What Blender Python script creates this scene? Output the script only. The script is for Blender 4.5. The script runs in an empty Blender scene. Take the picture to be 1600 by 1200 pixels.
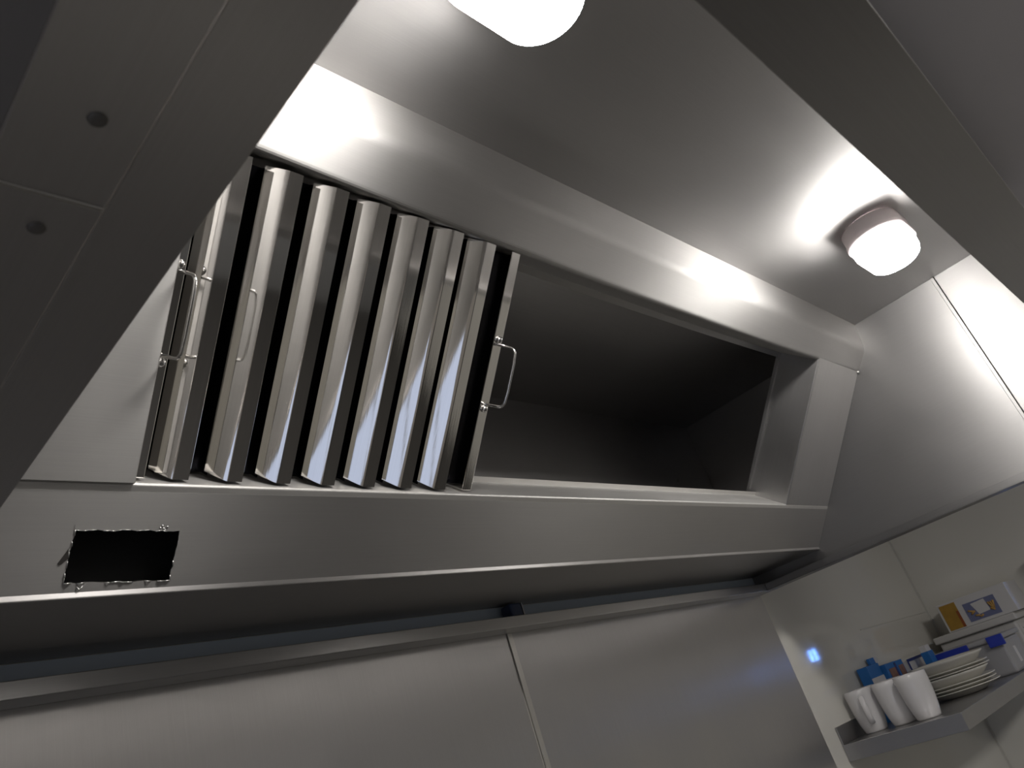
import bpy, bmesh, math, random
from mathutils import Vector, Matrix

# ---------------------------------------------------------------- scale: one drawing unit is S metres, measured from the eye point
S = 0.8
EYE = 1.75
def W(p): return Vector((p[0]*S, p[1]*S, p[2]*S + EYE))

sc = bpy.context.scene
col = sc.collection

# ---------------------------------------------------------------- camera
R = [[0.6898370204902142, 0.12561853085082245, 0.7129734287294043],
     [-0.6619707031307472, 0.5088832853682627, 0.5503147344882152],
     [-0.2936949445361028, -0.851592598245735, 0.4342041388224037]]
cam_data = bpy.data.cameras.new('camera')
cam_data.sensor_width = 36.0
cam_data.lens = 36.0 * 1205.85 / 1600.0
cam_data.clip_start = 0.01
cam_data.dof.use_dof = True
cam_data.dof.focus_distance = 1.5 * S
cam_data.dof.aperture_fstop = 20.0
cam = bpy.data.objects.new('camera', cam_data)
col.objects.link(cam)
m = Matrix.Identity(4)
for i in range(3):
    m[i][0] = R[i][0]; m[i][1] = -R[i][1]; m[i][2] = -R[i][2]
m[2][3] = EYE
cam.matrix_world = m
sc.camera = cam

# ---------------------------------------------------------------- world, exposure
world = bpy.data.worlds.new('world'); sc.world = world
world.use_nodes = True
world.node_tree.nodes['Background'].inputs[0].default_value = (0.5, 0.55, 0.6, 1)
world.node_tree.nodes['Background'].inputs[1].default_value = 0.05
vs = sc.view_settings
vs.view_transform = 'Standard'; vs.look = 'None'; vs.gamma = 1.0; vs.use_curve_mapping = False
vs.exposure = 0.8
sc.cycles.max_bounces = 14
sc.cycles.glossy_bounces = 12
sc.cycles.diffuse_bounces = 5
sc.cycles.caustics_reflective = True
sc.cycles.sample_clamp_indirect = 4.0
sc.cycles.use_denoising = True

LAMP_POWER = 40.0        # hood lamp diffuser emission
ROOM_POWER = 18.0         # kitchen ceiling panels

# kitchen ceiling light (outside the hood, behind the photographer)
def area(name, loc, rot, sx, sy, power, color):
    l = bpy.data.lights.new(name, 'AREA'); l.shape = 'RECTANGLE'
    l.size = sx*S; l.size_y = sy*S; l.energy = power; l.color = color
    o = bpy.data.objects.new(name, l); col.objects.link(o)
    o.location = W(loc); o.rotation_euler = rot
    return o
area('kitchen_ceiling_light', (1.6, -1.45, 1.035), (0, 0, 0), 1.6, 0.5, ROOM_POWER, (1.0, 0.96, 0.92))

# ---------------------------------------------------------------- materials
def new_mat(name):
    mt = bpy.data.materials.new(name); mt.use_nodes = True
    nt = mt.node_tree
    return mt, nt, nt.nodes['Principled BSDF']

def plain(name, color, rough=0.5, metallic=0.0, noise=0.04, scale=6.0, bump=0.0, spec=0.5, **kw):
    mt, nt, b = new_mat(name)
    tc = nt.nodes.new('ShaderNodeTexCoord')
    nz = nt.nodes.new('ShaderNodeTexNoise'); nz.inputs['Scale'].default_value = scale; nz.inputs['Detail'].default_value = 4
    nt.links.new(tc.outputs['Object'], nz.inputs['Vector'])
    mx = nt.nodes.new('ShaderNodeMix'); mx.data_type = 'RGBA'
    c = color
    mx.inputs['A'].default_value = (c[0]*(1-noise), c[1]*(1-noise), c[2]*(1-noise), 1)
    mx.inputs['B'].default_value = (min(1, c[0]*(1+noise)), min(1, c[1]*(1+noise)), min(1, c[2]*(1+noise)), 1)
    nt.links.new(nz.outputs['Fac'], mx.inputs['Factor'])
    nt.links.new(mx.outputs['Result'], b.inputs['Base Color'])
    b.inputs['Roughness'].default_value = rough
    b.inputs['Metallic'].default_value = metallic
    b.inputs['Specular IOR Level'].default_value = spec
    for k, v in kw.items(): b.inputs[k.replace('_', ' ')].default_value = v
    if bump:
        bp = nt.nodes.new('ShaderNodeBump'); bp.inputs['Strength'].default_value = bump; bp.inputs['Distance'].default_value = 0.002
        nt.links.new(nz.outputs['Fac'], bp.inputs['Height']); nt.links.new(bp.outputs['Normal'], b.inputs['Normal'])
    return mt

def steel(name, grain, spread, base=(0.47, 0.463, 0.455), rough=0.34, aniso=0.75, smudge=0.10, grain_amt=0.06):
    """brushed stainless: grain = direction of the brush lines, spread = direction highlights smear to"""
    mt, nt, b = new_mat(name)
    N, L = nt.nodes, nt.links
    geo = N.new('ShaderNodeNewGeometry')
    g = Vector(grain).normalized(); s = Vector(spread).normalized(); t = g.cross(s)
    # coordinates in the sheet's own frame: along grain, across grain
    def dot(v):
        d = N.new('ShaderNodeVectorMath'); d.operation = 'DOT_PRODUCT'
        L.new(geo.outputs['Position'], d.inputs[0]); d.inputs[1].default_value = v
        return d
    cmb = N.new('ShaderNodeCombineXYZ')
    L.new(dot(g).outputs['Value'], cmb.inputs[0]); L.new(dot(s).outputs['Value'], cmb.inputs[1]); L.new(dot(t).outputs['Value'], cmb.inputs[2])
    mp = N.new('ShaderNodeMapping'); mp.inputs['Scale'].default_value = (7, 900, 300)
    L.new(cmb.outputs[0], mp.inputs[0])
    fine = N.new('ShaderNodeTexNoise'); fine.inputs['Scale'].default_value = 1.0; fine.inputs['Detail'].default_value = 3
    L.new(mp.outputs[0], fine.inputs['Vector'])
    mp2 = N.new('ShaderNodeMapping'); mp2.inputs['Scale'].default_value = (2.2, 5, 5)
    L.new(cmb.outputs[0], mp2.inputs[0])
    big = N.new('ShaderNodeTexNoise'); big.inputs['Scale'].default_value = 1.3; big.inputs['Detail'].default_value = 5; big.inputs['Roughness'].default_value = 0.62
    L.new(mp2.outputs[0], big.inputs['Vector'])
    # roughness
    r1 = N.new('ShaderNodeMapRange'); r1.inputs['From Min'].default_value = 0.3; r1.inputs['From Max'].default_value = 0.7
    r1.inputs['To Min'].default_value = rough - smudge*0.5; r1.inputs['To Max'].default_value = rough + smudge*0.5
    L.new(big.outputs['Fac'], r1.inputs['Value'])
    r2 = N.new('ShaderNodeMath'); r2.operation = 'MULTIPLY_ADD'; r2.inputs[1].default_value = grain_amt; 
    L.new(fine.outputs['Fac'], r2.inputs[0]); L.new(r1.outputs[0], r2.inputs[2])
    L.new(r2.outputs[0], b.inputs['Roughness'])
    # colour, faint brush lines
    mx = N.new('ShaderNodeMix'); mx.data_type = 'RGBA'
    mx.inputs['A'].default_value = (base[0]*0.93, base[1]*0.93, base[2]*0.93, 1)
    mx.inputs['B'].default_value = (base[0]*1.06, base[1]*1.06, base[2]*1.06, 1)
    L.new(fine.outputs['Fac'], mx.inputs['Factor']); L.new(mx.outputs['Result'], b.inputs['Base Color'])
    b.inputs['Metallic'].default_value = 1.0
    b.inputs['Anisotropic'].default_value = aniso
    tg = N.new('ShaderNodeCombineXYZ')
    for i in range(3): tg.inputs[i].default_value = s[i]
    L.new(tg.outputs[0], b.inputs['Tangent'])
    bp = N.new('ShaderNodeBump'); bp.inputs['Strength'].default_value = 0.04; bp.inputs['Distance'].default_value = 0.0006
    L.new(fine.outputs['Fac'], bp.inputs['Height']); L.new(bp.outputs['Normal'], b.inputs['Normal'])
    return mt

def emit(name, color, strength):
    mt, nt, b = new_mat(name)
    b.inputs['Base Color'].default_value = (0.9, 0.9, 0.88, 1)
    b.inputs['Emission Color'].default_value = (*color, 1)
    b.inputs['Emission Strength'].default_value = strength
    return mt

TH = math.radians(49.42)
NV = Vector((0, -math.sin(TH), -math.cos(TH)))    # outward normal of the sloping filter face
UV = Vector((0, -math.cos(TH), math.sin(TH)))     # up along the slope
P0 = Vector((0, 0.923, 0.4592))                   # lower edge of the opening

M = {}
M['roof'] = steel('brushed_steel_roof', (1, 0, 0), (0, 1, 0), rough=0.46, aniso=0.74, base=(0.42, 0.412, 0.405))
M['slope'] = steel('brushed_steel_slope', (1, 0, 0), UV, rough=0.5, aniso=0.76, base=(0.44, 0.432, 0.42))
M['side'] = steel('brushed_steel_side', (0, 1, 0), (0, 0, 1), rough=0.44, aniso=0.66, base=(0.36, 0.354, 0.348))
M['inner'] = steel('dull_plenum_steel', (1, 0, 0), (0, 0, 1), rough=0.5, aniso=0.4, base=(0.34, 0.33, 0.325))
M['jamb'] = steel('brushed_steel_jamb', UV, NV, rough=0.38, aniso=0.5)
M['under'] = steel('brushed_steel_under', (1, 0, 0), (0, 1, 0), rough=0.4, base=(0.43, 0.42, 0.41))
M['beam'] = steel('brushed_steel_front_gutter', (1, 0, 0), (0, 1, 0), rough=0.42, base=(0.37, 0.363, 0.36))
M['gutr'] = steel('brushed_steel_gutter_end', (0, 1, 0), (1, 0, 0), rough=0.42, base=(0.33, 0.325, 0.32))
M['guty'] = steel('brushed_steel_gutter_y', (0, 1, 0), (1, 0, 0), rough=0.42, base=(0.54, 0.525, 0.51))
M['wallsteel'] = steel('brushed_steel_wall', (0, 0, 1), (1, 0, 0), rough=0.33, aniso=0.88, base=(0.58, 0.567, 0.555))
M['strip'] = steel('brushed_steel_strip', (0, 0, 1), (1, 0, 0), rough=0.28, base=(0.7, 0.68, 0.64))
M['rail'] = steel('brushed_steel_rail', (1, 0, 0), (0, 0, 1), rough=0.3)
M['shelf'] = steel('brushed_steel_shelf', (1, 0, 0), (0, 1, 0), rough=0.36, base=(0.4, 0.393, 0.388))
M['mirror'] = steel('polished_steel', UV, (1, 0, 0), rough=0.055, aniso=0.0, smudge=0.03, grain_amt=0.02, base=(0.84, 0.82, 0.79))
M['chrome'] = plain('bright_wire_steel', (0.8, 0.79, 0.77), rough=0.16, metallic=1.0)
M['film'] = plain('blue_grey_backing_film', (0.45, 0.52, 0.6), rough=0.45)
M['clip'] = plain('dark_blue_plastic', (0.03, 0.045, 0.09), rough=0.45)
M['burr'] = plain('torn_steel_edge', (0.75, 0.74, 0.72), rough=0.3, metallic=1.0)
M['soot'] = plain('soot_smear', (0.06, 0.055, 0.05), rough=0.8)
M['screw'] = plain('screw_steel', (0.6, 0.58, 0.56), rough=0.3, metallic=1.0)
M['soot_steel'] = plain('sooty_filter_steel', (0.035, 0.035, 0.042), rough=0.25, metallic=1.0)  # near-black colour puts the shade of the filter gaps into the rear slats
M['rivet'] = plain('dull_rivet', (0.16, 0.15, 0.14), rough=0.6, metallic=0.6)
M['housing'] = plain('white_lamp_housing', (0.74, 0.66, 0.66), rough=0.4)
M['diffuser'] = emit('lit_lamp_diffuser', (1.0, 0.965, 0.93), LAMP_POWER)
M['white_panel'] = plain('white_hygienic_wall_sheet', (0.74, 0.725, 0.67), rough=0.05, noise=0.02)
M['white_trim'] = plain('white_joint_trim', (0.62, 0.61, 0.57), rough=0.3)
M['cream'] = plain('cream_painted_wall', (0.62, 0.59, 0.55), rough=0.7)
M['greywall'] = plain('grey_painted_wall', (0.26, 0.265, 0.27), rough=0.7)
M['ledge'] = steel('brushed_steel_ledge', (1, 0, 0), UV, rough=0.5, aniso=0.2, base=(0.68, 0.67, 0.65))
M['plaster'] = plain('painted_ceiling', (0.8, 0.77, 0.78), rough=0.8)
M['floor'] = plain('dark_floor_tile', (0.05, 0.048, 0.046), rough=0.5)
M['china'] = plain('white_glazed_china', (0.6, 0.59, 0.595), rough=0.18, noise=0.01)
M['plate'] = plain('ivory_glazed_china', (0.8, 0.78, 0.72), rough=0.16, noise=0.02)
M['bluecard'] = plain('blue_card', (0.02, 0.16, 0.48), rough=0.5)
M['navycard'] = plain('navy_card', (0.02, 0.04, 0.2), rough=0.5)
M['whitecard'] = plain('white_card', (0.66, 0.65, 0.65), rough=0.6)
M['printcard'] = plain('brown_print', (0.25, 0.13, 0.09), rough=0.6, noise=0.6, scale=60)
M['tub'] = plain('white_tub_plastic', (0.62, 0.61, 0.6), rough=0.35)
M['clear'] = plain('cloudy_clear_plastic', (0.5, 0.5, 0.52), rough=0.3, Alpha=0.72)
M['blueplastic'] = plain('royal_blue_plastic', (0.025, 0.05, 0.42), rough=0.35)
M['amber'] = plain('amber_print', (0.42, 0.24, 0.035), rough=0.5, noise=0.3, scale=30)
M['rust'] = plain('rust_print', (0.3, 0.08, 0.02), rough=0.5)
M['slate'] = plain('slate_blue_print', (0.17, 0.19, 0.33), rough=0.5)
M['gold'] = plain('golden_print', (0.55, 0.33, 0.1), rough=0.5, noise=0.3, scale=80)
M['ink'] = plain('grey_ink', (0.12, 0.12, 0.13), rough=0.6)
M['black'] = plain('black_void', (0.012, 0.012, 0.012), rough=0.7)  # stands in for the shade inside the cut-out
M['sky'] = emit('daylit_window', (0.55, 0.68, 1.0), 0.35)  # blue glow of the added window
M['tube'] = emit('blue_tube', (0.14, 0.34, 1.0), 12.0)

# ---------------------------------------------------------------- mesh helper
class MB:
    def __init__(s): s.bm = bmesh.new()
    def box(s, a, b, bev=0.0, seg=2):
        vs_ = []
        for z in (a[2], b[2]):
            for x, y in ((a[0], a[1]), (b[0], a[1]), (b[0], b[1]), (a[0], b[1])):
                vs_.append(s.bm.verts.new((x, y, z)))
        f = [(0, 3, 2, 1), (4, 5, 6, 7), (0, 1, 5, 4), (1, 2, 6, 5), (2, 3, 7, 6), (3, 0, 4, 7)]
        fs = [s.bm.faces.new([vs_[i] for i in q]) for q in f]
        if bev:
            es = list({e for q in fs for e in q.edges})
            bmesh.ops.bevel(s.bm, geom=es, offset=bev, segments=seg, affect='EDGES', profile=0.5)
        return s
    def obox(s, o, ax, ay, az, bev=0.0, seg=2):
        """box from corner o with edge vectors ax ay az"""
        o = Vector(o); ax = Vector(ax); ay = Vector(ay); az = Vector(az)
        pts = [o, o+ax, o+ax+ay, o+ay, o+az, o+ax+az, o+ax+ay+az, o+ay+az]
        v = [s.bm.verts.new(p) for p in pts]
        f = [(0, 3, 2, 1), (4, 5, 6, 7), (0, 1, 5, 4), (1, 2, 6, 5), (2, 3, 7, 6), (3, 0, 4, 7)]
        fs = [s.bm.faces.new([v[i] for i in q]) for q in f]
        if ax.cross(ay).dot(az) < 0: bmesh.ops.reverse_faces(s.bm, faces=fs)
        if bev:
            es = list({e for q in fs for e in q.edges})
            bmesh.ops.bevel(s.bm, geom=es, offset=bev, segments=seg, affect='EDGES', profile=0.5)
        return s
    def sheet(s, rows, thick=None, close=False):
        """grid of points -> quads, smooth; rows: list of equal-length point lists"""
        g = [[s.bm.verts.new(p) for p in r] for r in rows]
        fs = []
        for i in range(len(g)-1):
            for j in range(len(g[0])-1):
                f = s.bm.faces.new((g[i][j], g[i][j+1], g[i+1][j+1], g[i+1][j])); f.smooth = True; fs.append(f)
            if close:
                f = s.bm.faces.new((g[i][-1], g[i][0], g[i+1][0], g[i+1][-1])); f.smooth = True; fs.append(f)
        return fs
    def lathe(s, prof, c=(0, 0, 0), n=40):
        rows = []
        for r, z in prof:
            rows.append([(c[0]+r*math.cos(2*math.pi*k/n), c[1]+r*math.sin(2*math.pi*k/n), c[2]+z) for k in range(n)])
        s.sheet(rows, close=True)
        return s
    def tube(s, pts, r, n=10, cap=True):
        pts = [Vector(p) for p in pts]
        rings = []; prev = None
        for i, p in enumerate(pts):
            d = (pts[min(i+1, len(pts)-1)] - pts[max(i-1, 0)]).normalized()
            if prev is None:
                u = d.orthogonal().normalized()
            else:
                u = (prev - d*prev.dot(d)).normalized()
            prev = u; w = d.cross(u)
            rings.append([p + (u*math.cos(2*math.pi*k/n) + w*math.sin(2*math.pi*k/n))*r for k in range(n)])
        s.sheet(rings, close=True)
        if cap:
            for rr in (rings[0], rings[-1]):
                s.bm.faces.new([s.bm.verts.new(p) for p in rr])
        return s
    def ball(s, c, r, sx=1, sy=1, sz=1, n=14):
        mat = Matrix.Translation(Vector(c)) @ Matrix.Diagonal((r*sx, r*sy, r*sz, 1))
        res = bmesh.ops.create_uvsphere(s.bm, u_segments=n, v_segments=n//2+1, radius=1.0, matrix=mat)
        for v in res['verts']:
            for f in v.link_faces: f.smooth = True
        return s
    def poly(s, pts): 
        return s.bm.faces.new([s.bm.verts.new(p) for p in pts])

def build(mb, name, mat, parent=None, origin=(0, 0, 0), solid=0.0, bevel=0.0, recalc=True, smooth=False, flat=False, rim=True):
    """mesh from an MB drawn in absolute units; its local zero is `origin`"""
    bm = mb.bm
    bmesh.ops.remove_doubles(bm, verts=bm.verts, dist=1e-6)
    if recalc: bmesh.ops.recalc_face_normals(bm, faces=bm.faces)
    o3 = Vector(origin)
    for v in bm.verts: v.co = (v.co - o3)*S
    me = bpy.data.meshes.new(name); bm.to_mesh(me); bm.free()
    if smooth:
        for p in me.polygons: p.use_smooth = True
    if flat:
        for p in me.polygons: p.use_smooth = False
    me.materials.append(mat)
    o = bpy.data.objects.new(name, me); col.objects.link(o)
    if parent is None: o.location = W(origin)
    else: o.parent = parent
    if solid:
        md = o.modifiers.new('sheet', 'SOLIDIFY'); md.thickness = solid*S; md.offset = 0; md.use_rim = rim
    if bevel:
        md = o.modifiers.new('edge', 'BEVEL'); md.width = bevel*S; md.segments = 2; md.limit_method = 'ANGLE'
    return o

def tag(o, label=None, cat=None, group=None, kind=None):
    if label: o['label'] = label
    if cat: o['category'] = cat
    if group: o['group'] = group
    if kind: o['kind'] = kind
    return o

def thing(name, label, cat, loc, group=None, rotz=0.0):
    o = bpy.data.objects.new(name, None); col.objects.link(o)
    o.empty_display_size = 0.05
    o.location = W(loc); o.rotation_euler = (0, 0, rotz)
    return tag(o, label, cat, group)

def copy_thing(o, loc, label, rotz=None):
    c = o.copy(); col.objects.link(c); c.location = W(loc); c['label'] = label
    if rotz is not None: c.rotation_euler = (0, 0, rotz)
    for ch in list(o.children):
        k = ch.copy(); col.objects.link(k); k.parent = c
        for g in list(ch.children):
            q = g.copy(); col.objects.link(q); q.parent = k
    return c

# ================================================================ ROOM
XL, XR_, YF, YB, ZF, ZC = -1.6, 4.166, -2.8, 1.283, -EYE/S, 1.06
def struct(name, mb, mat):
    o = build(mb, name, mat, None, (0, 0, 0)); o['kind'] = 'structure'; return o
struct('floor', MB().box((XL-.1, YF-.1, ZF-.1), (XR_+.1, YB+.1, ZF)), M['floor'])
struct('ceiling', MB().box((XL-.1, YF-.1, ZC), (XR_+.1, YB+.1, ZC+.1)), M['plaster'])
struct('wall_left', MB().box((XL-.1, YF, ZF), (XL, YB, ZC)), M['cream'])
struct('wall_right', MB().box((XR_, YF, ZF), (XR_+.1, YB, ZC)), M['white_panel'])
struct('wall_front', MB().box((XL-.1, YF-.1, ZF), (XR_+.1, YF, ZC)), M['greywall'])
struct('wall_back', MB().box((XL-.1, YB, ZF), (XR_+.1, YB+.1, ZC)), M['white_panel'])
# horizontal joint of the white wall sheets and the corner trim
struct('trim_1', MB().box((3.3, YB-.0015, 0.0925), (XR_-.004, YB, 0.0955)), M['white_trim'])
struct('trim_2', MB().box((XR_-.008, YB-.008, ZF), (XR_, YB, ZC)), M['white_trim'])

# unseen glowing window added in the left wall for the filter slats to mirror
w = struct('window_1', MB().box((XL-.02, -1.05, -1.45), (XL+.02, .55, -.35)).box((XL-.02, -.27, -1.45), (XL+.03, -.23, -.35)), M['white_trim'])
g_ = build(MB().box((XL+.021, -1.0, -1.40), (XL+.024, -.27, -.40)), 'pane', M['sky'], w)
g_ = build(MB().box((XL+.021, -.23, -1.40), (XL+.024, .50, -.40)), 'pane', M['sky'], w)

# ================================================================ STEEL WALL CLADDING
LX = 1.3305
p = build(MB().box((-1.2, 1.2795, ZF+.9), (LX-.0035, 1.2825, 0.322), 0.0008), 'steel_wall_panel', M['wallsteel'], None, (0.3, 1.28, ZF+.9))
tag(p, 'brushed steel wall panel left of the vertical joint strip, below the long ledge rail', 'wall panel', 'steel sheets cladding the wall')
p = build(MB().box((LX+.001, 1.2795, ZF+.9), (2.601, 1.2825, 0.322), 0.0008), 'steel_wall_panel', M['wallsteel'], None, (2.0, 1.28, ZF+.9))
tag(p, 'brushed steel wall panel with a blue glow, between the joint strip and the white wall', 'wall panel', 'steel sheets cladding the wall')
p = build(MB().box((LX-.0005, 1.2765, ZF+.9), (LX+.0145, 1.2793, 0.285), 0.0008), 'joint_strip', M['strip'], None, (LX+.007, 1.278, ZF+.9))
tag(p, 'narrow bright steel strip covering the vertical joint between two steel wall panels', 'strip')
p = build(MB().box((-1.2, 1.2795, 0.3235), (2.598, 1.2828, 0.3465)), 'backing_strip', M['film'], None, (0.7, 1.281, 0.3235))
tag(p, 'dark blue-grey strip of wall showing between the hood underside and the ledge rail', 'strip')
mb = MB(); mb.box((-1.2, 1.226, 0.285), (2.597, 1.2792, 0.3107), 0.0015)
p = build(mb, 'ledge_rail', M['rail'], None, (0.7, 1.25, 0.285))
tag(p, 'long thin steel ledge rail along the top of the steel wall panels', 'rail')
t = thing('wall_clip', 'small dark blue clip standing on the ledge rail above the joint strip', 'clip', (1.345, 1.255, 0.3112))
O = (1.345, 1.255, 0.3112)
build(MB().box((1.327, 1.238, 0.3112), (1.363, 1.275, 0.3435), 0.006, 3), 'clip_body', M['clip'], t, O)
build(MB().box((1.3635, 1.238, 0.3112), (1.367, 1.272, 0.3425), 0.001), 'clip_flange', M['screw'], t, O)

# ================================================================ EXTRACTION HOOD
HO = (1.36, 0.64, 0.2855)
hood = thing('extraction_hood', 'large brushed steel kitchen extraction hood with a slanted filter opening and gutter rim', 'hood', HO)
XA, XB = 0.117, 2.600        # inner faces of the two ends
ZT, ZL = 0.950, 0.2855       # roof, rim
def hp(mb, name, mat, **kw): return build(mb, name, mat, hood, HO, **kw)
A = Vector((0, 0.561, ZT)); B = Vector((0, 0.5729, 0.8628))
def sl(x, s_, d): return Vector((x, 0, 0)) + P0 + UV*s_ - NV*d     # point on the slope: along x, up the slope, depth inwards

hp(MB().box((0.068, 0.002, ZT), (2.612, 1.281, ZT+.012)), 'roof_sheet', M['roof'])
hp(MB().box((XB, 0.289, ZL), (2.612, 1.281, ZT), 0.0006), 'end_sheet', M['side'])
hp(MB().box((XB, 0.002, ZL), (2.612, 0.2865, ZT), 0.0006), 'end_sheet', M['side'])
hp(MB().box((XB-.004, 0.2885, ZL+.002), (XB, 0.2985, ZT+.0), 0.0012), 'seam_lip', M['side'])
hp(MB().box((0.068, 0.002, ZL+.004), (0.080, 1.2255, ZT)), 'end_skin', M['side'])
hp(MB().box((XA-.012, 0.002, ZL+.004), (XA, 1.2255, ZT)), 'end_sheet', M['side'])
hp(MB().box((0.068, -0.003, ZL+.001), (2.612, 0.009, ZT)), 'front_sheet', M['roof'])

def gutter(name, mat, a, b, lipbox):
    mb = MB(); mb.box(a, b, 0.0005); mb.box(*lipbox, 0.0007)
    return hp(mb, name, mat)
gutter('front_gutter', M['beam'], (0.117, -0.003, ZL), (2.604, 0.051, ZL+.003), ((0.160, 0.048, ZL+.001), (2.558, 0.051, ZL+.024)))
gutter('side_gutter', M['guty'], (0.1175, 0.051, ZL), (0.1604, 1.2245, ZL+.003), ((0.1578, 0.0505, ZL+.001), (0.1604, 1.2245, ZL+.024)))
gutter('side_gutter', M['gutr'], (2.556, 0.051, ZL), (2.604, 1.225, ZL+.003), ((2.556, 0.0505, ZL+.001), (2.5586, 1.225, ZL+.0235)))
# joining plates under the left end, with a rivet on each side of their seam
for (ya, yb, ry, rx) in ((0.002, 0.2853, 0.2358, 0.0965), (0.2873, 1.2245, 0.3096, 0.0950)):
    j = hp(MB().box((0.068, ya, ZL-.0006), (0.1165, yb, ZL+.0035), 0.0004), 'joining_plate', M['guty'])
    mb = MB(); mb.ball((rx, ry, ZL-.0005), 0.0042, 1, 1, 0.45)
    build(mb, 'rivet', M['rivet'], j, HO)

hp(MB().box((0.068, 0.2852, ZL-.0014), (0.1165, 0.2876, ZL+.001), 0.0005), 'joint_seam', M['strip'])

# --- upper fascia: roof edge A, fold B, sloping face to C (sagging a little in the middle), return lip
def s_c(x):
    u = (x - 1.52)/1.09
    return 0.4555 - 0.0115*(1 - u*u)
NX = 34
xs = [XA + (XB - .0005 - XA)*k/NX for k in range(NX+1)]
# rounded sheet-metal bend between two legs
def fold(p_prev, p_mid, p_next, r, n=5):
    d0 = (p_prev-p_mid).normalized(); d1 = (p_next-p_mid).normalized()
    a = p_mid + d0*r; c = p_mid + d1*r
    return [a*(1-t)**2 + p_mid*2*t*(1-t) + c*t*t for t in [k/n for k in range(n+1)]]
rows = []
for x in xs:
    X = Vector((x, 0, 0))
    a = A+X; b = B+X; c = sl(x, s_c(x), 0); e = sl(x, s_c(x)+.004, 0.125)
    ln = [a, a*.5+b*.5] + fold(a, b, c, 0.012, 8) + [b*.5+c*.5] + fold(b, c, e, 0.009) + [e*.5+c*.5, e, sl(x, s_c(x)-.012, 0.127)]
    rows.append(ln)
mb = MB(); mb.sheet(rows)
hp(mb, 'upper_fascia', M['slope'], solid=0.0022, flat=True)

# --- lower fascia with the ragged cut-out
rnd = random.Random(4)
E_ = Vector((0, 1.0141, 0.3462)); UB = Vector((0, 1.2785, 0.3485))
SE = (E_-P0).dot(UV)                     # slope coordinate of fold E
LEDGE = 0.104
rows = []
for x in [XA, XB-.0005]:
    X = Vector((x, 0, 0))
    l1 = sl(x, 0.012, LEDGE); l0 = sl(x, 0.0, LEDGE)
    d = sl(x, 0, 0); mid = sl(x, -0.01, 0)
    rows.append([l1, l0, (l0+d)*.5] + fold(l0, d, mid, 0.003, 4) + [mid])
mb = MB(); mb.sheet(rows)
hp(mb, 'trough_ledge', M['ledge'], solid=0.002, flat=True)
hole = [(0.3257, -0.0595), (0.4541, -0.0618), (0.4536, -0.1295), (0.3239, -0.1268)]
ring = []
for i in range(4):
    a, b = hole[i], hole[(i+1) % 4]
    n = 16 if i % 2 == 0 else 10
    for k in range(n):
        t_ = k/n; j = 0.0 if k == 0 else 0.0011
        ring.append((a[0]+(b[0]-a[0])*t_ + rnd.uniform(-j, j), a[1]+(b[1]-a[1])*t_ + rnd.uniform(-j, j)))
outer = [(XA, -0.01), (XB-.0005, -0.01), (XB-.0005, SE+.006), (XA, SE+.006)]
bm = bmesh.new()
def loop(pts):
    v = [bm.verts.new(sl(q[0], q[1], 0)) for q in pts]
    return [bm.edges.new((v[i], v[(i+1) % len(v)])) for i in range(len(v))]
es = loop(outer) + loop(ring)
bmesh.ops.triangle_fill(bm, use_beauty=True, use_dissolve=False, edges=es)
mb = MB(); mb.bm.free(); mb.bm = bm
lf = hp(mb, 'lower_fascia', M['slope'], solid=0.0022)
lf['label'] = 'steel fascia with a rough rectangular hole cut in its left end'
# bright torn rim of the hole, a curl of swarf and a dark smear beside it
mb = MB()
pr = [sl(q[0], q[1], -0.0012) for q in ring]
for i in range(len(pr)):
    if rnd.random() < 0.62:
        mb.tube([pr[i], (pr[i]+pr[(i+1) % len(pr)])*.5 + NV*rnd.uniform(0, .0015), pr[(i+1) % len(pr)]], rnd.uniform(.0004, .0009), 6)
mb.tube([sl(.340, -.1315, -.001), sl(.3425, -.1345, -.003), sl(.345, -.1335, -.002), sl(.347, -.1305, -.001)], .0006, 6)
for k in range(5):
    q = sl(.428+k*.0022, -.0575+.003*math.sin(k*1.7), -.001)
    mb.ball(q, .0013, 1.2, 1, 1, 8)
build(mb, 'torn_rim', M['burr'], lf, HO)
mb = MB()
mb.obox(sl(.3245, -.0535, -.0014), UV*0.001, Vector((0.003, 0, 0))-UV*.022, NV*0.0004)
f = [sl(.3225, -.083, -.0013), sl(.3245, -.095, -.0013), sl(.3165, -.103, -.0013), sl(.3135, -.101, -.0013)]
g = [q + NV*.0005 for q in f]
for q in (f, g): mb.poly(q)
for i in range(4): mb.poly([f[i], f[(i+1) % 4], g[(i+1) % 4], g[i]])
build(mb, 'soot_smear', M['soot'], lf, HO)
# fold E and underside
rows = []
for x in [XA, XB-.0005]:
    X = Vector((x, 0, 0))
    rows.append([sl(x, SE+.006, 0)] + fold(sl(x, SE+.006, 0), E_+X, UB+X, 0.0012, 3) + [(E_+UB)*.5+X, UB+X])
mb = MB(); mb.sheet(rows); hp(mb, 'underside', M['under'], solid=0.002, flat=True)
# inner wall closing the trough, coloured black for the shade behind the cut-out
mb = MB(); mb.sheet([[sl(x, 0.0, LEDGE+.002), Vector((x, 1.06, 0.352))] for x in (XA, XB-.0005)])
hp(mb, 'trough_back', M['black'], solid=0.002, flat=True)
# plenum back sheet
hp(MB().box((XA, 1.277, 0.350), (XB, 1.280, ZT-.003)), 'plenum_back', M['inner'])
hp(MB().box((XA, .575, ZT-.003), (XB-.001, 1.279, ZT)), 'plenum_roof', M['inner'])
hp(MB().ball((2.37, 1.276, 0.715), 0.006, 1, .4, 1), 'blanked_hole', M['rivet'])

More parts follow.
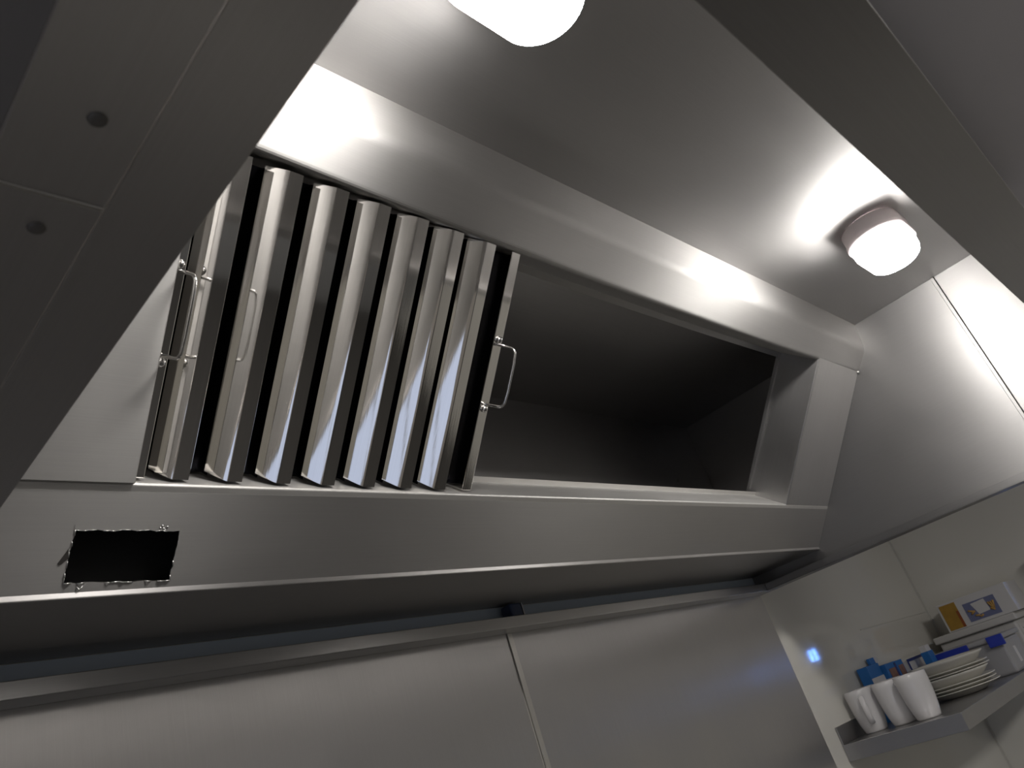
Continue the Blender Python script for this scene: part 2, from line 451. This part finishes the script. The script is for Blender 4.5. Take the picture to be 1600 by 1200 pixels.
# --- left blanking sheet and right boxed end
mb = MB(); mb.obox(sl(XA, 0.0005, 0.009), (0.3843-XA, 0, 0), UV*0.452, NV*0.0135, 0.0018)
hp(mb, 'blanking_sheet', M['slope'])
XJ = 2.2856
rows = []
for s_ in (0.0005, 0.4555):
    c0 = sl(XB-.001, s_, 0); c1 = sl(XJ, s_, 0); c2 = sl(XJ, s_, 0.122); c3 = sl(XJ-.006, s_, 0.124); c4 = sl(XJ-.006, s_, 0.132)
    rows.append([c0, (c0+c1)*.5] + fold(c0, c1, c2, 0.0025, 4) + [(c1+c2)*.5, c2, c3, c4])
mb = MB(); fs = mb.sheet(rows)
hp(mb, 'boxed_end', M['jamb'], solid=0.0018, flat=True)
mb = MB(); mb.ball((2.596, 0.6275, 0.8035), 0.006, .6, 1, 1)
hp(mb, 'screw', M['screw'])

# ================================================================ BAFFLE FILTER
FX0, FX1 = 0.3720, 0.9805
FS0, FS1 = 0.0052, 0.4460
FO = sl((FX0+FX1)/2, FS0, 0.05)
flt = thing('baffle_filter', 'polished steel baffle grease filter with vertical slats filling the left of the opening', 'filter', FO)
def fp(mb, name, mat, **kw): return build(mb, name, mat, flt, FO, **kw)
D0, D1, D2 = 0.0100, 0.0545, 0.0575
def channel(prof):
    """extrude a (x, depth) profile up the slope"""
    mb = MB(); mb.sheet([[sl(x, s_, d) for x, d in prof] for s_ in (FS0, FS1)])
    for f_ in mb.bm.faces: f_.smooth = False
    return mb
pitch, face_w = 0.07665, 0.0222
DX, DW, BOW = 0.0235, 0.0352, 0.00035
def slat(prof):
    """extrude (x, depth) up the slope; the deeper an edge, the higher its lower end is cut"""
    mb = MB(); mb.sheet([[sl(x, FS0 + max(0, d-D0)*0.30, d) for x, d in prof]] + [[sl(x, q, d) for x, d in prof] for q in (FS0+.016, FS0+.03, FS1-.02, FS1)])
    NP = len(prof) - 1
    for n_, f_ in enumerate(mb.bm.faces): f_.smooth = (n_ % NP) < 10
    for e_ in mb.bm.edges:
        if len(e_.link_faces) == 2 and not (e_.link_faces[0].smooth and e_.link_faces[1].smooth): e_.smooth = False
    return mb
for k in range(7):
    a = 0.4352 + pitch*k; b = a + face_w
    ar = [(a-DX*(1-t_)-BOW*4*t_*(1-t_), DW+(D0-DW)*t_-BOW*4*t_*(1-t_)) for t_ in [q/10 for q in range(1, 10)]]
    fp(slat([(a-DX, DW)] + ar + [(a, D0+.0005), (a+.0008, D0), (b-.0008, D0), (b, D0+.001), (b, D1)]), 'baffle', M['mirror'], solid=0.0011, rim=False)
for k in range(8):
    a = 0.4352 + pitch*(k-1) + face_w - .008; b = 0.4352 + pitch*k - DX + .008
    if k == 0: a = FX0 + .012; b = 0.4352 - .012
    if k == 7: a = 0.4352 + pitch*6 + face_w + .003; b = FX1 - .012
    fp(channel([(a, D1-.012), (a, D2+.004), ((a+b)/2, D2+.0046), (b, D2+.004), (b, D1-.012)]), 'rear_baffle', M['soot_steel'], solid=0.0011)
mb = MB(); mb.obox(sl(FX0, FS0, D2+.006), (0.0275, 0, 0), UV*(FS1-FS0), NV*(D2+.006-D0), 0.0012); fr = fp(mb, 'side_rail', M['mirror'])
mb = MB(); mb.obox(sl(0.9585, FS0, D2+.006), (FX1-.9585, 0, 0), UV*(FS1-FS0), NV*(D2+.006-D0), 0.0012); fl_ = fp(mb, 'side_rail', M['mirror'])
def handle(xc, rail, tilt):
    s_hi, s_lo, out = 0.2765, 0.1665, 0.043
    ptsl = []
    def q(s_, d, dx=0): return sl(xc+dx, s_, d)
    path = [(s_hi+.004, D0-.001), (s_hi, D0-.002), (s_hi-.001, D0-out*.72)]
    for k in range(1, 6):
        a = k/6*math.pi/2
        path.append((s_hi-.001-.012*(1-math.cos(a)), D0-out*.72-.012*math.sin(a)))
    path += [(s_hi-.03, D0-out*.72-.0135), (s_lo+.03, D0-out*.72-.0135)]
    for k in range(1, 6):
        a = k/6*math.pi/2
        path.append((s_lo+.001+.012*(1-math.sin(a)), D0-out*.72-.012*math.cos(a)))
    path += [(s_lo+.001, D0-out*.72), (s_lo, D0-.002), (s_lo-.004, D0-.001)]
    pts = [q(a, d, tilt*(D0-d)) for a, d in path]
    h = fp(MB().tube(pts, 0.0026, 10), 'wire_handle', M['chrome'])
    for s_ in (s_hi+.009, s_lo-.009):
        mb = MB(); mb.ball(q(s_, D0-.002), 0.0066); build(mb, 'rivet', M['chrome'], h, FO)
        mb = MB(); mb.tube([q(s_-.006, D0-.001), q(s_+.006, D0-.001)], 0.004, 8); build(mb, 'lug', M['chrome'], h, FO)
handle(0.3905, fr, 0.15)
handle(0.9695, fl_, 0.15)

# ================================================================ BULKHEAD LAMPS
def oval(hx, hy, n=48):
    """stadium outline, long along x"""
    r = hy; L_ = hx - hy; pts = []
    for k in range(n):
        a = 2*math.pi*k/n + math.pi/n
        c, s_ = math.cos(a), math.sin(a)
        pts.append((r*c + (L_ if c > 0 else -L_), r*s_))
    return pts
def oval_rows(spec):
    return [[(x, y, z) for x, y in oval(hx, hy)] for hx, hy, z in spec]
LX1, LX2, LY = 0.650, 2.060, 0.2830
lamp = thing('bulkhead_lamp', 'lit oval lamp cut off by the top edge, over the filter end of the hood', 'lamp', (LX1, LY, ZT-.1), 'oval lamps under the hood roof')
HX, HY = 0.115, 0.070
mb = MB(); fs = mb.sheet(oval_rows([(HX*.9, HY*.88, .0995), (HX*1.0, HY*1.02, .097), (HX*1.0, HY*1.02, .066), (HX*1.035, HY*1.06, .064), (HX*1.035, HY*1.06, .052), (HX*.98, HY*.98, .050)]), close=True)
for f_ in fs: f_.smooth = True
build(mb, 'lamp_housing', M['housing'], lamp)
mb = MB(); mb.sheet(oval_rows([(HX*.98, HY*.98, .052), (HX*.985, HY*.985, .040), (HX*.97, HY*.965, .024), (HX*.92, HY*.9, .012), (HX*.83, HY*.77, .0045), (HX*.72, HY*.6, .0015), (HX*.5, HY*.3, 0.0), (HX*.42, HY*.02, 0.0)]), close=True)
build(mb, 'lamp_diffuser', M['diffuser'], lamp)
copy_thing(lamp, (LX2, LY, ZT-.1), 'lit oval lamp with a visible white housing at the right end of the hood roof')

# ================================================================ SHELF AND WHAT STANDS ON IT
ZS = -0.2295
t = thing('wall_shelf', 'folded steel wall shelf holding the cups, plates and tubs', 'shelf', (3.4, 1.28, ZS-.05))
O = (3.4, 1.28, ZS-.05)
mb = MB()
mb.box((2.705, 0.888, ZS-.003), (4.13, 1.281, ZS), 0.001)
build(mb, 'shelf_top', M['shelf'], t, O)
build(MB().box((2.702, 0.886, ZS-.05), (2.7055, 1.281, ZS+.0005), 0.001), 'end_lip', M['shelf'], t, O)
build(MB().box((2.7055, 0.886, ZS-.05), (4.13, 0.8895, ZS+.0005), 0.001), 'front_lip', M['shelf'], t, O)
build(MB().box((2.705, 1.2755, ZS), (4.13, 1.2815, ZS+.055), 0.001), 'upstand', M['shelf'], t, O)

def cup_mesh():
    out = [(0.0, .003), (.030, .003), (.034, .0), (.0375, .001), (.041, .006), (.047, .032), (.0515, .062), (.0540, .092), (.0552, .118), (.0550, .137), (.0540, .1385), (.0527, .137)]
    inn = [(.0525, .118), (.0512, .092), (.0488, .062), (.0443, .032), (.037, .010), (.0, .007)]
    return MB().lathe([(r*.95, z) for r, z in out+inn], n=48)
cup = thing('tall_cup', 'tall white china cup at the wall end, its loop handle towards the viewer', 'cup', (2.868, 1.2185, ZS), 'white cups on the shelf end', math.radians(-160))
build(cup_mesh(), 'cup_body', M['china'], cup)
pts = []
for k in range(15):
    a = -math.pi*0.5 + math.pi*k/14
    pts.append((0.046 + 0.030*max(0, math.cos(a))**0.8, 0, 0.073 + 0.040*math.sin(a)))
mb = MB(); mb.tube(pts, 0.0065, 12)
for v in mb.bm.verts: v.co.y *= 1.5
build(mb, 'cup_handle', M['china'], cup)
copy_thing(cup, (2.855, 1.111, ZS), 'tall white china cup in the middle of the row, partly hidden by the next cup', math.radians(23))
copy_thing(cup, (2.808, 1.014, ZS), 'tall white china cup nearest the stack of plates', math.radians(23))

# --- plates
def plate_mesh(r=.135, h=.026):
    return MB().lathe([(0, 0.0), (r*.55, 0.0), (r*.6, .003), (r*.72, h*.55), (r*.97, h*.95), (r, h), (r*.995, h+.003), (r*.96, h+.002), (r*.7, h*.55+.005), (r*.55, .006), (0, .006)], n=56)
def bowl_mesh(r=.135, h=.045):
    return MB().lathe([(0, 0), (r*.5, 0), (r*.56, .003), (r*.8, h*.5), (r*.94, h*.88), (r, h), (r*.995, h+.004), (r*.95, h+.002), (r*.78, h*.55), (r*.5, .008), (0, .007)], n=56)
PX, PY = 3.330, 1.050
levels = [(0.0, 'p', .140, .022), (.010, 'p', .139, .024), (.020, 'p', .137, .025), (.030, 'b', .130, .043), (.058, 'p', .133, .024), (.068, 'p', .132, .025), (.079, 'b', .136, .046)]
plab = ['ivory china plate lowest in the stack on the shelf', 'ivory china plate second from the bottom of the stack', 'ivory china plate third from the bottom of the stack',
        'ivory china dish in the middle of the plate stack', 'ivory china plate just above the middle of the stack', 'ivory china plate directly beneath the topmost dish', 'deep ivory china dish topmost on the plate stack']
for (dz, kd, r, h), lb in zip(levels, plab):
    ox = rnd.uniform(-.006, .006)
    p_ = build(plate_mesh(r, h) if kd == 'p' else bowl_mesh(r, h), 'china_plate' if kd == 'p' else 'china_dish', M['plate'], None, (0, 0, 0))
    p_.location = W((PX+ox, PY+rnd.uniform(-.004, .004), ZS+dz))
    tag(p_, lb, 'plate', 'ivory crockery stacked on the shelf')

# --- blue cartons by the wall
def carton(name, label, x0, x1, y0, y1, z0, z1, parts, group='small blue cartons behind the cups', body='bluecard', rz=0.0):
    O_ = ((x0+x1)/2, (y0+y1)/2, z0)
    t_ = thing(name, label, 'box', O_, group, rz)
    build(MB().box((x0, y0, z0), (x1, y1, z1), 0.0015), 'carton_body', M[body], t_, O_)
    for nm, a, b, mt in parts:
        build(MB().box(a, b), nm, M[mt], t_, O_)
    return t_
carton('tea_carton', 'blue carton with two white bands standing highest by the first cup', 3.055, 3.178, 1.232, 1.272, ZS, -.036,
       [('white_band', (3.0542, 1.2305, -.110), (3.179, 1.2317, -.080), 'whitecard'), ('lower_band', (3.0542, 1.2305, -.16), (3.179, 1.2317, -.122), 'whitecard')])
carton('tea_carton', 'narrow blue carton with a brown picture, beside the banded blue carton', 3.186, 3.292, 1.215, 1.262, ZS, -.050,
       [('picture', (3.205, 1.2135, -.115), (3.272, 1.2147, -.070), 'printcard'), ('edge', (3.2745, 1.2135, -.19), (3.291, 1.2147, -.055), 'navycard')])
carton('open_flap_carton', 'slim blue carton with an open white flap, sticking up behind the other cartons', 3.190, 3.242, 1.2635, 1.2745, ZS, -.014,
       [('flap', (3.2425, 1.2635, -.040), (3.272, 1.265, -.016), 'whitecard')])
carton('tea_carton', 'small blue carton with a brown picture standing alone behind the nearest cup', 3.318, 3.392, 1.222, 1.270, ZS, -.052,
       [('picture', (3.330, 1.2205, -.115), (3.382, 1.2217, -.070), 'printcard')])
carton('sachet_box', 'white box with a dark blue edge between the small carton and the plates', 3.442, 3.618, 1.222, 1.272, ZS, -.066,
       [('navy_edge', (3.439, 1.219, -.072), (3.621, 1.2217, -.062), 'navycard'), ('navy_side', (3.439, 1.219, -.2), (3.449, 1.2217, -.072), 'navycard')], body='whitecard')
carton('tea_carton', 'tall narrow blue carton with a white top beside the plate stack', 3.500, 3.562, 1.150, 1.180, ZS, -.058,
       [('white_top', (3.504, 1.153, -.0579), (3.558, 1.177, -.034), 'whitecard')])

# --- lidded clear box with blue clips
O = (3.74, 1.04, ZS)
t = thing('clip_lid_box', 'cloudy plastic food box with blue clip lid right of the plate stack', 'container', O)
build(MB().box((3.61, .905, ZS), (3.87, 1.185, -.10), 0.012, 3), 'box_body', M['clear'], t, O)
build(MB().box((3.598, .895, -.10), (3.882, 1.195, -.082), 0.005, 3), 'box_lid', M['clear'], t, O)
for nm, a, b in (('clip', (3.590, 1.03, -.118), (3.598, 1.185, -.082)), ('clip', (3.590, .893, -.121), (3.600, .955, -.080))):
    build(MB().box(a, b, 0.003), nm, M['blueplastic'], t, O)
build(MB().box((3.70, .9035, -.2), (3.735, .9048, -.14)), 'sticker', M['whitecard'], t, O)

# --- white tub with lid, labelled
O = (4.03, 1.06, ZS)
t = thing('catering_tub', 'white plastic tub with a wide lid rim at the right end of the shelf', 'container', O)
build(MB().box((3.945, .905, ZS), (4.150, 1.235, -.056), 0.01, 3), 'tub_body', M['tub'], t, O)
build(MB().box((3.925, .888, -.056), (4.158, 1.245, -.026), 0.006, 3), 'tub_lid', M['tub'], t, O)
lb = build(MB().box((3.965, .9025, -.215), (4.14, .9045, -.075)), 'label', M['whitecard'], t, O)
mb = MB()
for k in range(4):
    for j in range(5):
        x0 = 4.0+.03*k + rnd.uniform(-.003, .003); z0 = -.095-.02*j
        mb.obox((x0, .9015, z0), (.006+rnd.uniform(0, .008), 0, rnd.uniform(-.006, .006)), (0, .0008, 0), (0.001, 0, .0022))
build(mb, 'writing', M['ink'], lb, O)

# --- carton with a food picture on top of the tub
O = (4.04, 1.02, -.0255)
t = thing('picture_carton', 'white carton with a blue food picture and an amber end, on the white tub', 'box', O)
build(MB().box((3.93, .865, -.0255), (4.155, 1.165, .096), 0.002), 'carton_body', M['whitecard'], t, O)
am = build(MB().box((3.9285, 1.085, -.020), (3.9296, 1.155, .088)), 'amber_panel', M['amber'], t, O)
build(MB().box((3.9275, 1.085, -.020), (3.9284, 1.096, .05)), 'rust_edge', M['rust'], am, O)
pc = build(MB().box((3.9285, .925, -.012), (3.9296, 1.060, .066)), 'picture', M['slate'], t, O)
mb = MB(); f = [(3.928, .962, .012), (3.928, 1.012, .008), (3.928, 1.028, .058), (3.928, .968, .062)]
g = [(q[0]-.0006, q[1], q[2]) for q in f]
mb.poly(f); mb.poly(g)
for i in range(4): mb.poly([f[i], f[(i+1) % 4], g[(i+1) % 4], g[i]])
build(mb, 'paper', M['whitecard'], pc, O)
for (y, z, a, l) in ((1.04, .03, .4, .022), (1.032, .022, -.5, .02), (1.02, .006, .2, .018), (1.005, 0.0, -.3, .016), (.955, .03, 1.2, .03), (.948, .026, 1.5, .034), (.941, .03, 1.8, .03), (.952, .012, .6, .018)):
    d = Vector((0, math.cos(a), math.sin(a)))*l*.5
    mb = MB(); mb.tube([Vector((3.928, y, z))-d, Vector((3.9275, y, z)), Vector((3.928, y, z))+d], .004, 8)
    build(mb, 'golden_food', M['gold'], pc, O)

# ================================================================ BLUE INSECT KILLER (its glow is what the walls reflect)
O = (4.165, .68, .0)
t = thing('insect_killer', 'blue-tubed insect killer whose blue glow is mirrored in the white wall', 'insect killer', O)
build(MB().box((4.115, .58, .0), (4.1655, .731, .17), .004).box((4.062, .731, .0), (4.1655, .737, .17), .001), 'killer_case', M['tub'], t, O)  # side cheek added to keep the blue light off the carton
for y in (.668, .694):
    build(MB().tube([(4.105, y, .052), (4.105, y, .108)], .006, 12), 'tube', M['tube'], t, O)
